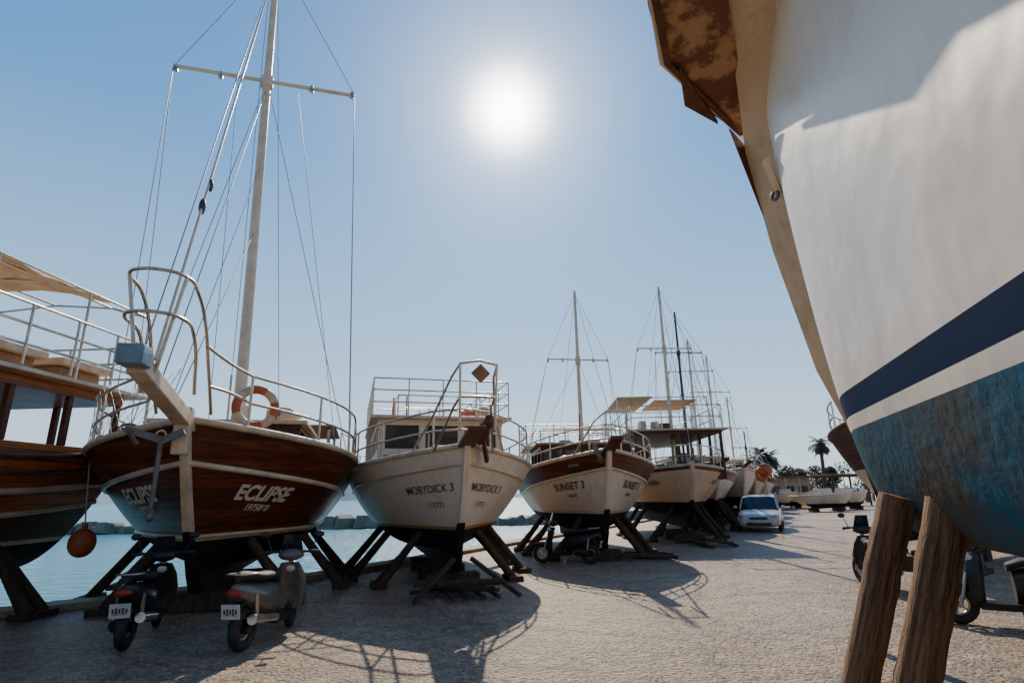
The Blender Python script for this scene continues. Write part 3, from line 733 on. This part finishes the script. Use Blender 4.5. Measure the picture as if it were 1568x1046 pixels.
ln = rect_rail(3, 8.3, -2.1, 2.1, 3.72, .95, 6, 5, (.33, .66))
for x in (3.2, 5, 6.7, 8.2):
    for y in (-2.05, 2.05): ln.append([(x, y, 3.7), (x, y, 5.25)])
    ln.append([(x, -2.05, 5.25), (x, -1.2, 5.5), (x, 0, 5.6), (x, 1.2, 5.5), (x, 2.05, 5.25)])
for y, z in ((-2.05, 5.25), (-1.2, 5.5), (0, 5.6), (1.2, 5.5), (2.05, 5.25)): ln.append([(3.2, y, z), (8.2, y, z)])
tubes('upper_rail_and_canopy_frame', ln, .022, 'steel', E, 2)
mb = MB(); rows = []
for i in range(13):
    x = 2.9+i*.36; rows.append([(x, y, z-.07*math.sin(i*1.7)**2+.03*math.sin(y*5+i)) for y, z in ((-2.0, 5.28), (-1.6, 5.42), (-1.2, 5.53), (-.6, 5.6), (0, 5.63), (.6, 5.6), (1.2, 5.53), (2.0, 5.28))])
mb.loft(rows, 'cloth', closed=False)
for x in (4.2, 5.9, 7.3): mb.box((x, -1.3, 4.05), (1.1, .9, .12), 'trim'); mb.box((x, -1.3, 3.88), (.9, .6, .2), 'slat')
mb.finish('canopy_cloth_and_benches', E, bevel=.01)
mb = MB(); mb.ell((7.2, -2.28, 1.05), (.2, .2, .23), 'orange', 18, 12); mb.cyl((7.2, -2.28, 1.25), (7.2, -2.28, 1.36), .05, .04, 'orange'); mb.finish('fender_buoy', E)
tubes('fender_rope', [[(7.2, -2.28, 1.3), (7.2, -2.15, 2.45)]], .012, 'rope', E)
mb = MB()
for k in range(3): mb.torus((8.3, -1.9, 2.75+.05*k), (1, .2, 0), .25+.02*k, .03, 'slat', 16, 6)
mb.finish('rope_coil', E)

# ------------------------------------------------------------------ big hull at right
E = empty('white_yacht_hull', (5.92, 7.15, 0), R(-107.6))
hr = Hull(14, 4.8, 6.9, 6.7, 6.7, 1.28, .35, sf=.22, tr=.95, eb=.17, em=.06, p=2.4, tail=.3)
build_hull(hr, E, [(2.19, 'teal', 14), (2.30, 'gwhite', 1), (2.50, 'navy', 2), (lambda t: hr.zs(t), 'gwhite', 22)], cap='gwhite', stem='gwhite', keel='teal', keelz=.9, capr=.08, n=70)
log_post('timber_prop_1', (2.38, 4.60, 0), (2.82, 4.26, 1.64), .115, .12, E)
log_post('timber_prop_2', (2.40, 4.08, 0), (2.84, 3.78, 1.62), .12, .125, E)
log_post('timber_prop_3', (3.85, 6.9, 0), (4.15, 6.4, 1.7), .07, .07, E)
mb = MB()
mb.cyl((6.8, 5.6, 0), (6.0, 5.2, 1.5), .12, .12, 'timberd', 10, 4, .03)
mb.cyl((3.6, 1.6, 0), (3.6, 1.6, 1.5), .12, .12, 'timberd', 10, 4, .03)
for x, y in ((5.6, 5.9), (5.1, 4.3), (4.6, 2.7)): mb.box((x, y, .45), (.9, .4, .88), 'timberd', Matrix.Rotation(.3, 3, 'Z'))
mb.finish('keel_blocks', E, world=True)
mb = MB()
inner = [(2.80, 3.7, 6.1), (2.95, 4.4, 5.75), (3.25, 5.0, 5.35), (3.45, 5.5, 4.95), (3.75, 6.0, 4.1), (4.05, 6.4, 3.0), (4.2, 6.5, 2.4)]
outer = [(1.75, 3.3, 6.45), (1.98, 4.0, 6.1), (2.45, 5.0, 6.0), (2.92, 6.0, 5.7), (3.30, 6.45, 4.6), (3.74, 6.7, 3.1), (4.12, 6.85, 2.35)]
mb.loft([[Vector(a), Vector(a).lerp(Vector(b), .5)+Vector((.02, 0, -.03)), Vector(b)] for a, b in zip(inner, outer)], 'cream', closed=False)
mb.loft([[Vector(b), Vector(b)+Vector((.05, .03, .10)), Vector(a)+Vector((.1, .1, .1))] for a, b in zip(inner, outer)], 'gwhite', closed=False)
def slab(pts, th, mat):
    n = len(pts); vs = [Vector(p) for p in pts]+[Vector(p)+Vector((0, 0, th)) for p in pts]
    mb.add(vs, [tuple(range(n-1, -1, -1)), tuple(range(n, 2*n))]+[(i, (i+1) % n, n+(i+1) % n, n+i) for i in range(n)], mat)
slab([(3.02, 6.12, 6.0), (2.44, 5.66, 6.0), (1.62, 4.80, 6.0), (1.3, 4.1, 6.0), (1.0, 3.2, 6.0), (1.80, 3.2, 6.0), (2.02, 4.05, 6.0), (2.50, 5.0, 6.0)], .08, 'peel')
slab([(1.78, 4.80, 5.93), (2.0, 5.36, 5.90), (2.5, 5.70, 5.90)], .06, 'brown')
mb.beam((1.0, 3.2, 6.05), (1.62, 4.82, 6.05), .06, .14, 'gwhite'); mb.beam((1.62, 4.82, 6.05), (3.02, 6.14, 6.05), .05, .12, 'gwhite')
mb.beam((1.06, 3.3, 5.97), (1.66, 4.78, 5.97), .07, .05, 'brown'); mb.beam((1.66, 4.78, 5.97), (2.9, 5.98, 5.97), .06, .05, 'brown')
vs = [Vector(v) for v in ((2.66, 5.80, 5.92), (2.98, 6.02, 5.75), (3.18, 6.30, 4.95))]
mb.add(vs+[v+Vector((.05, .05, .02)) for v in vs], [(0, 1, 2), (5, 4, 3), (0, 3, 4, 1), (1, 4, 5, 2), (2, 5, 3, 0)], 'brown')
mb.finish('flared_bulwark_and_platform', E, world=True)
mb = MB()
for c in ((2.66, 4.30, 5.66), (3.0, 5.62, 4.90)):
    mb.torus(c, (1, .3, 0), .05, .02, 'iron', 14, 6); mb.beam(Vector(c)+Vector((-.20, -.30, .26)), Vector(c)+Vector((.10, .06, .0)), .07, .09, 'gwhite'); mb.cyl(Vector(c)+Vector((0, 0, .05)), Vector(c)+Vector((.2, .05, .06)), .03, .03, 'iron', 8)
mb.finish('deck_fittings', E, world=True)

E = empty('brown_fishing_boat', (7.25, 11.9, 0), R(35))
hb = Hull(9, 3.4, 3.1, 2.7, 2.9, .95, .9, sf=.36)
build_hull(hb, E, [(1.45, 'afred', 5), (2.1, 'cream', 5), (lambda t: hb.zs(t), 'varnish3', 5)], cap='brown', stem='brown', keelz=.6, n=30)
props(hb, E, (.15, .35, .55), 1.3, .7); deck_rail(hb, E, .1, .9, .7, 8, close_bow=False)
E = empty('cream_fishing_boat', (13.0, 21.0, 0), R(30))
hb2 = Hull(9, 3.6, 2.9, 2.4, 2.6, .7, .9, sf=.36)
build_hull(hb2, E, [(1.2, 'afred', 5), (lambda t: hb2.zs(t), 'cream', 7)], cap='brown', stem='cream', keelz=.4, n=30)
props(hb2, E, (.15, .35, .55), .9, .7)

# ------------------------------------------------------------------ yard clutter
def timber_pile(loc, rz, n, seed):
    rg = random.Random(seed); E = empty('timber_pile', loc, R(rz)); mb = MB()
    for i in range(n):
        x = rg.uniform(-.5, .5); z = .05+.07*(i//4); mb.beam((x, -.7+rg.uniform(-.2, .2), z), (x+rg.uniform(-.3, .3), .7+rg.uniform(-.2, .2), z+rg.uniform(0, .05)), .1, .06, 'timberd')
    mb.finish('planks', E, bevel=.006)
timber_pile((3.4, 15.6, 0), 70, 7, 2); timber_pile((6.3, 19.0, 0), 10, 8, 3)

# ------------------------------------------------------------------ scooters
def scooter(name, loc, rz, body, steer=.3):
    E = empty(name, loc, R(rz)); mb = MB(); S = Matrix.Rotation(steer, 3, 'Z')
    def st(p): return Vector((.48, 0, 0))+S @ (Vector(p)-Vector((.48, 0, 0)))
    ax = S @ Vector((0, 1, 0))
    fw = st((.64, 0, .24))
    mb.torus(fw, ax, .19, .055, 'black', 24, 8); mb.torus(fw, ax, .13, .02, 'steel', 20, 6); mb.cyl(fw-ax*.06, fw+ax*.06, .04, .04, 'steel')
    for k in range(5):
        an = k*1.2566; mb.cyl(fw, fw+(S @ Vector((math.cos(an)*.13, 0, math.sin(an)*.13))), .014, .014, 'steel', 6)
    rw = Vector((-.60, 0, .24)); mb.torus(rw, (0, 1, 0), .185, .065, 'black', 24, 8); mb.torus(rw, (0, 1, 0), .12, .02, 'steel', 20, 6); mb.cyl((-.60, -.08, .24), (-.60, .08, .24), .06, .06, 'blackp')
    for sd in (1, -1): mb.cyl(st((.64, sd*.085, .24)), st((.50, sd*.06, .62)), .022, .022, 'steel', 8)
    mb.ell(st((.63, 0, .46)), (.22, .08, .06), body, rot=S)
    rings = []
    for x, z, hw, th in ((.42, .22, .12, .05), (.45, .38, .2, .06), (.44, .55, .22, .07), (.40, .72, .19, .08), (.36, .86, .12, .08)):
        rings.append([st((x+th*math.cos(a)*.8+(.03 if abs(math.sin(a)) < .5 else -.04), hw*math.sin(a), z)) for a in [2*math.pi*i/12 for i in range(12)]])
    mb.loft(rings, body)
    mb.ell(st((.42, 0, .80)), (.09, .10, .08), 'lamp', rot=S)
    mb.ell(st((.34, 0, .96)), (.13, .17, .08), body, rot=S)
    mb.cyl(st((.30, -.36, 1.0)), st((.30, .36, 1.0)), .017, .017, 'blackp', 8)
    for sd in (1, -1):
        mb.cyl(st((.30, sd*.26, 1.0)), st((.28, sd*.38, .99)), .025, .025, 'black', 8)
        mb.cyl(st((.32, sd*.25, 1.0)), st((.34, sd*.33, 1.2)), .008, .008, 'blackp', 6); mb.ell(st((.33, sd*.35, 1.22)), (.02, .07, .045), 'blackp', rot=S)
    mb.loft([[st((.46-abs(y)*.4, y, .92)) for y in (-.16, -.08, 0, .08, .16)], [st((.36-abs(y)*.4, y, 1.22)) for y in (-.11, -.06, 0, .06, .11)]], 'glass', closed=False)
    mb.box((.15, 0, .24), (.5, .3, .08), 'blackp')
    rings = []
    for x, z0, z1, hw in ((.02, .28, .66, .10), (-.12, .28, .70, .15), (-.35, .34, .72, .17), (-.6, .46, .74, .15), (-.8, .58, .76, .09), (-.88, .66, .75, .03)):
        zc, hz = (z0+z1)/2, (z1-z0)/2
        rings.append([Vector((x, hw*math.cos(a), zc+hz*math.sin(a))) for a in [2*math.pi*i/12 for i in range(12)]])
    mb.loft(rings, body)
    rings = []
    for x, z, hw in ((.06, .70, .07), (-.1, .765, .13), (-.4, .78, .145), (-.7, .83, .11), (-.8, .82, .05)):
        rings.append([Vector((x, hw*math.cos(a), z+.055*math.sin(a))) for a in [2*math.pi*i/12 for i in range(12)]])
    mb.loft(rings, 'black')
    mb.ell((-.87, 0, .66), (.04, .1, .045), 'red'); mb.box((-.89, 0, .47), (.012, .22, .16), 'plate', Matrix.Rotation(-.2, 3, 'Y'))
    mb.beam((-.7, 0, .6), (-.88, 0, .42), .16, .03, 'blackp')
    for i in range(5): mb.box((-.898, -.07+.035*i, .47), (.01, .018, .05+.02*(i % 2)), 'text', Matrix.Rotation(-.2, 3, 'Y'))
    mb.cyl((-.15, -.16, .28), (-.72, -.17, .36), .045, .06, 'steel', 10); mb.cyl((-.3, .1, .3), (-.6, .12, .26), .1, .08, 'blackp', 10)
    for sd in (1, -1): mb.cyl((-.55, sd*.13, .3), (-.6, sd*.13, .62), .03, .03, 'steel', 8)
    tubes('top_box_rack', [[(-.6, .12, .84), (-.88, .1, .86), (-.88, -.1, .86), (-.6, -.12, .84)]], .012, 'steel', E)
    mb.cyl((0, .1, .22), (.02, .22, .0), .012, .012, 'steel', 6)
    mb.finish('scooter_body', E)
scooter('motor_scooter', (-3.15, 7.75, 0), 84, 'silver')
scooter('motor_scooter', (-4.85, 7.9, 0), 105, 'blackp', .2)
scooter('motorcycle', (6.35, 10.6, 0), 75, 'blackp', .2)
scooter('motorcycle', (6.3, 7.6, 0), 150, 'blackp', .3)
scooter('motor_scooter', (1.3, 15.0, 0), 160, 'blackp', .3)

# ------------------------------------------------------------------ cars
def car(name, loc, rz, paint):
    E = empty(name, loc, R(rz)); mb = MB()
    secs = [(2.08, .60, .30, .55), (2.02, .74, .22, .66), (1.8, .83, .2, .74), (1.3, .87, .2, .86), (.85, .88, .2, .93), (0, .89, .2, .95), (-1.2, .89, .2, .97), (-1.85, .86, .22, .96), (-2.05, .80, .3, .92), (-2.1, .7, .36, .8)]
    rings = []
    for x, hw, z0, z1 in secs:
        zc = (z0+z1)/2; hz = (z1-z0)/2; ring = []
        for i in range(20):
            a = 2*math.pi*i/20; c, s_ = math.cos(a), math.sin(a)
            ring.append(Vector((x, hw*math.copysign(abs(c)**.35, c), zc+hz*math.copysign(abs(s_)**.5, s_))))
        rings.append(ring)
    mb.loft(rings, paint)
    g = [(1.0, .72, .88, .90), (.35, .66, .88, 1.38), (-.2, .64, .88, 1.46), (-.9, .63, .88, 1.45), (-1.5, .62, .88, 1.34), (-1.95, .62, .88, .93)]
    def gr(lst, k=1.0, dz=0):
        rr = []
        for x, hw, z0, z1 in lst: rr.append([Vector((x, -.80*k, z0)), Vector((x, -hw*k, z1+dz)), Vector((x, -hw*.6*k, z1+.035+dz)), Vector((x, hw*.6*k, z1+.035+dz)), Vector((x, hw*k, z1+dz)), Vector((x, .80*k, z0))])
        return rr
    mb.loft(gr(g), 'glass', closed=False, smooth=False)
    top = gr(g[1:5], 1.01, .008); mb.loft([r_[1:5] for r_ in top], paint, closed=False)
    for sd in (1, -1):
        mb.beam((.98, sd*.76, .9), (.35, sd*.67, 1.40), .06, .05, paint); mb.beam((-1.5, sd*.64, 1.36), (-1.95, sd*.7, .93), .1, .05, paint)
        mb.beam((-.3, sd*.80, .9), (-.3, sd*.655, 1.44), .08, .03, paint)
        mb.ell((.75, sd*.98, .98), (.07, .1, .07), paint)
        for x in (1.3, -1.3):
            mb.torus((x, sd*.79, .31), (0, 1, 0), .22, .09, 'black', 22, 8); mb.cyl((x, sd*.78, .31), (x, sd*.86, .31), .18, .17, 'steel', 14)
        mb.ell((1.95, sd*.62, .66), (.13, .16, .075), 'lamp'); mb.ell((2.03, sd*.6, .36), (.05, .08, .05), 'lamp'); mb.ell((-2.05, sd*.68, .78), (.06, .14, .1), 'red')
    mb.box((2.07, 0, .56), (.05, .7, .09), 'blackp'); mb.box((2.08, 0, .33), (.06, .95, .13), 'blackp'); mb.box((2.125, 0, .44), (.02, .5, .11), 'plate')
    mb.finish('car_body', E)
car('parked_car', (11.1, 26.3, 0), -116, 'carw')
car('parked_car', (15.6, 36.5, 0), -112, 'card')
car('parked_car', (26.5, 58, 0), 170, 'card'); car('parked_car', (32, 60, 0), 10, 'carw')

# ------------------------------------------------------------------ palms, trees, far buildings
def palm(loc, ht, seed):
    random.seed(seed); mb = MB()
    top = Vector((random.uniform(-.3, .3), 0, ht)); mb.cyl((0, 0, 0), top, .24, .16, 'bark', 10, 8, .02)
    mb.ell(top, (.3, .3, .4), 'bark')
    for k in range(44):
        an = random.uniform(0, 6.283); el = random.uniform(-.7, 1.25); ln = random.uniform(1.2, 1.9)
        p = top.copy(); d = Vector((math.cos(an)*math.cos(el), math.sin(an)*math.cos(el), math.sin(el)))
        sd = Vector((-math.sin(an), math.cos(an), 0)); prev = p.copy()
        for i in range(12):
            d = (d+Vector((0, 0, -.13))).normalized(); q = prev+d*ln/12
            mb.add([prev-sd*.015, prev+sd*.015, q+sd*.012, q-sd*.012], [(0, 1, 2, 3)], 'frond')
            ll = .45*math.sin(math.pi*(i+1.5)/14)
            for s2 in (1, -1):
                for j in (0, .5):
                    a = prev.lerp(q, j); tip = a+sd*s2*ll+d*ll*.6-Vector((0, 0, ll*.25)); mb.add([a, a+d*.09, tip], [(0, 1, 2)], 'frond')
            prev = q
    o = mb.finish('palm_tree'); o.location = loc
palm((25.2, 58, 0), 5.0, 1); palm((26.8, 60, 0), 4.9, 5); palm((35.6, 66, 0), 6.8, 2); palm((44, 72, 0), 6, 9)
def bush(name, cx, cy, rx, ry, rz, n, seed):
    rg = np.random.default_rng(seed); mb = MB()
    cl = [(cx+rg.uniform(-rx, rx), cy+rg.uniform(-ry, ry), rz*rg.uniform(.3, 1), rg.uniform(.4, 1.0)) for _ in range(22)]
    for c in cl: mb.cyl((c[0], c[1], 0), (c[0], c[1], c[2]), .08, .03, 'bark', 6)
    for i in range(n):
        c = cl[rg.integers(len(cl))]; d = rg.normal(size=3); d /= np.linalg.norm(d); r_ = c[3]*rg.random()**.4*1.6
        p = Vector((c[0]+d[0]*r_, c[1]+d[1]*r_, max(.1, c[2]+d[2]*r_*.8))); a = Vector(rg.normal(size=3)).normalized()*.17; b_ = a.orthogonal().normalized()*.11
        mb.add([p-a, p+b_, p+a, p-b_], [(0, 1, 2, 3)], 'leaf')
    mb.finish(name)
bush('background_trees', 34, 76, 10, 3, 4.4, 10000, 1); bush('background_trees', 56, 80, 12, 4, 4.4, 5000, 2)
E = empty('harbour_cafe_building', (29.5, 68, 0), R(-8)); mb = MB()
mb.box((0, 0, 1.5), (9, 4, 3), 'wall'); mb.box((0, -.4, 3.1), (9.8, 5.4, .18), 'roof')
for i in range(6): mb.box((-3.8+i*1.5, -2.03, 1.3), (.95, .05, 1.6), 'glass'); mb.box((-3.8+i*1.5, -2.06, .45), (1.05, .08, .06), 'trim')
for i in range(7): mb.cyl((-4.6+i*1.53, -3.0, 0), (-4.6+i*1.53, -3.0, 3.0), .07, .07, 'trim')
mb.finish('walls_windows_roof', E)
E = empty('pergola', (36.0, 60, 0), 0); mb = MB()
for i in range(5):
    for y in (-1.5, 1.5): mb.cyl((-3.6+i*1.8, y, 0), (-3.6+i*1.8, y, 2.9), .08, .08, 'brown')
for y in (-1.5, 1.5): mb.box((0, y, 2.98), (8.2, .12, .16), 'brown')
for i in range(18): mb.box((-3.9+i*.46, 0, 3.12), (.08, 3.8, .1), 'slat')
mb.finish('posts_and_slats', E)
E = empty('boatyard_shed', (50, 62, 0), R(-15)); mb = MB()
mb.box((0, 0, 1.4), (8, 5, 2.8), 'wall'); mb.loft([[Vector((-4.3, -2.9, 2.82)), Vector((-4.3, 2.9, 2.82)), Vector((-4.3, 0, 3.9))], [Vector((4.3, -2.9, 2.82)), Vector((4.3, 2.9, 2.82)), Vector((4.3, 0, 3.9))]], 'roof', smooth=False)
for x in (-2.2, 1.8): mb.box((x, -2.53, 1.3), (1.6, .05, 1.3), 'glass')
mb.finish('walls_and_roof', E)
for loc, rz in (((30.5, 50, 0), 200), ((24.5, 50, 0), 150), ((28.0, 54, 0), 170), ((27.0, 46, 0), 185)):
    E = empty('small_motorboat', loc, R(rz)); hs = Hull(5, 1.9, 1.5, 1.2, 1.2, .4, .8, sf=.45)
    build_hull(hs, E, [(.6, 'afblue', 4), (lambda t: hs.zs(t), 'white', 5)], n=20, keelz=.25, capr=.03)
    mb = MB(); mb.box((2.6, 0, 1.45), (1.2, 1.0, .6), 'white', None, .85); mb.box((1.98, 0, 1.65), (.03, .9, .35), 'glass', Matrix.Rotation(.5, 3, 'Y'))
    for x in (1.5, 3.5): mb.box((x, 0, .15), (.2, 1.2, .3), 'timberd')
    mb.finish('console', E, bevel=.03)
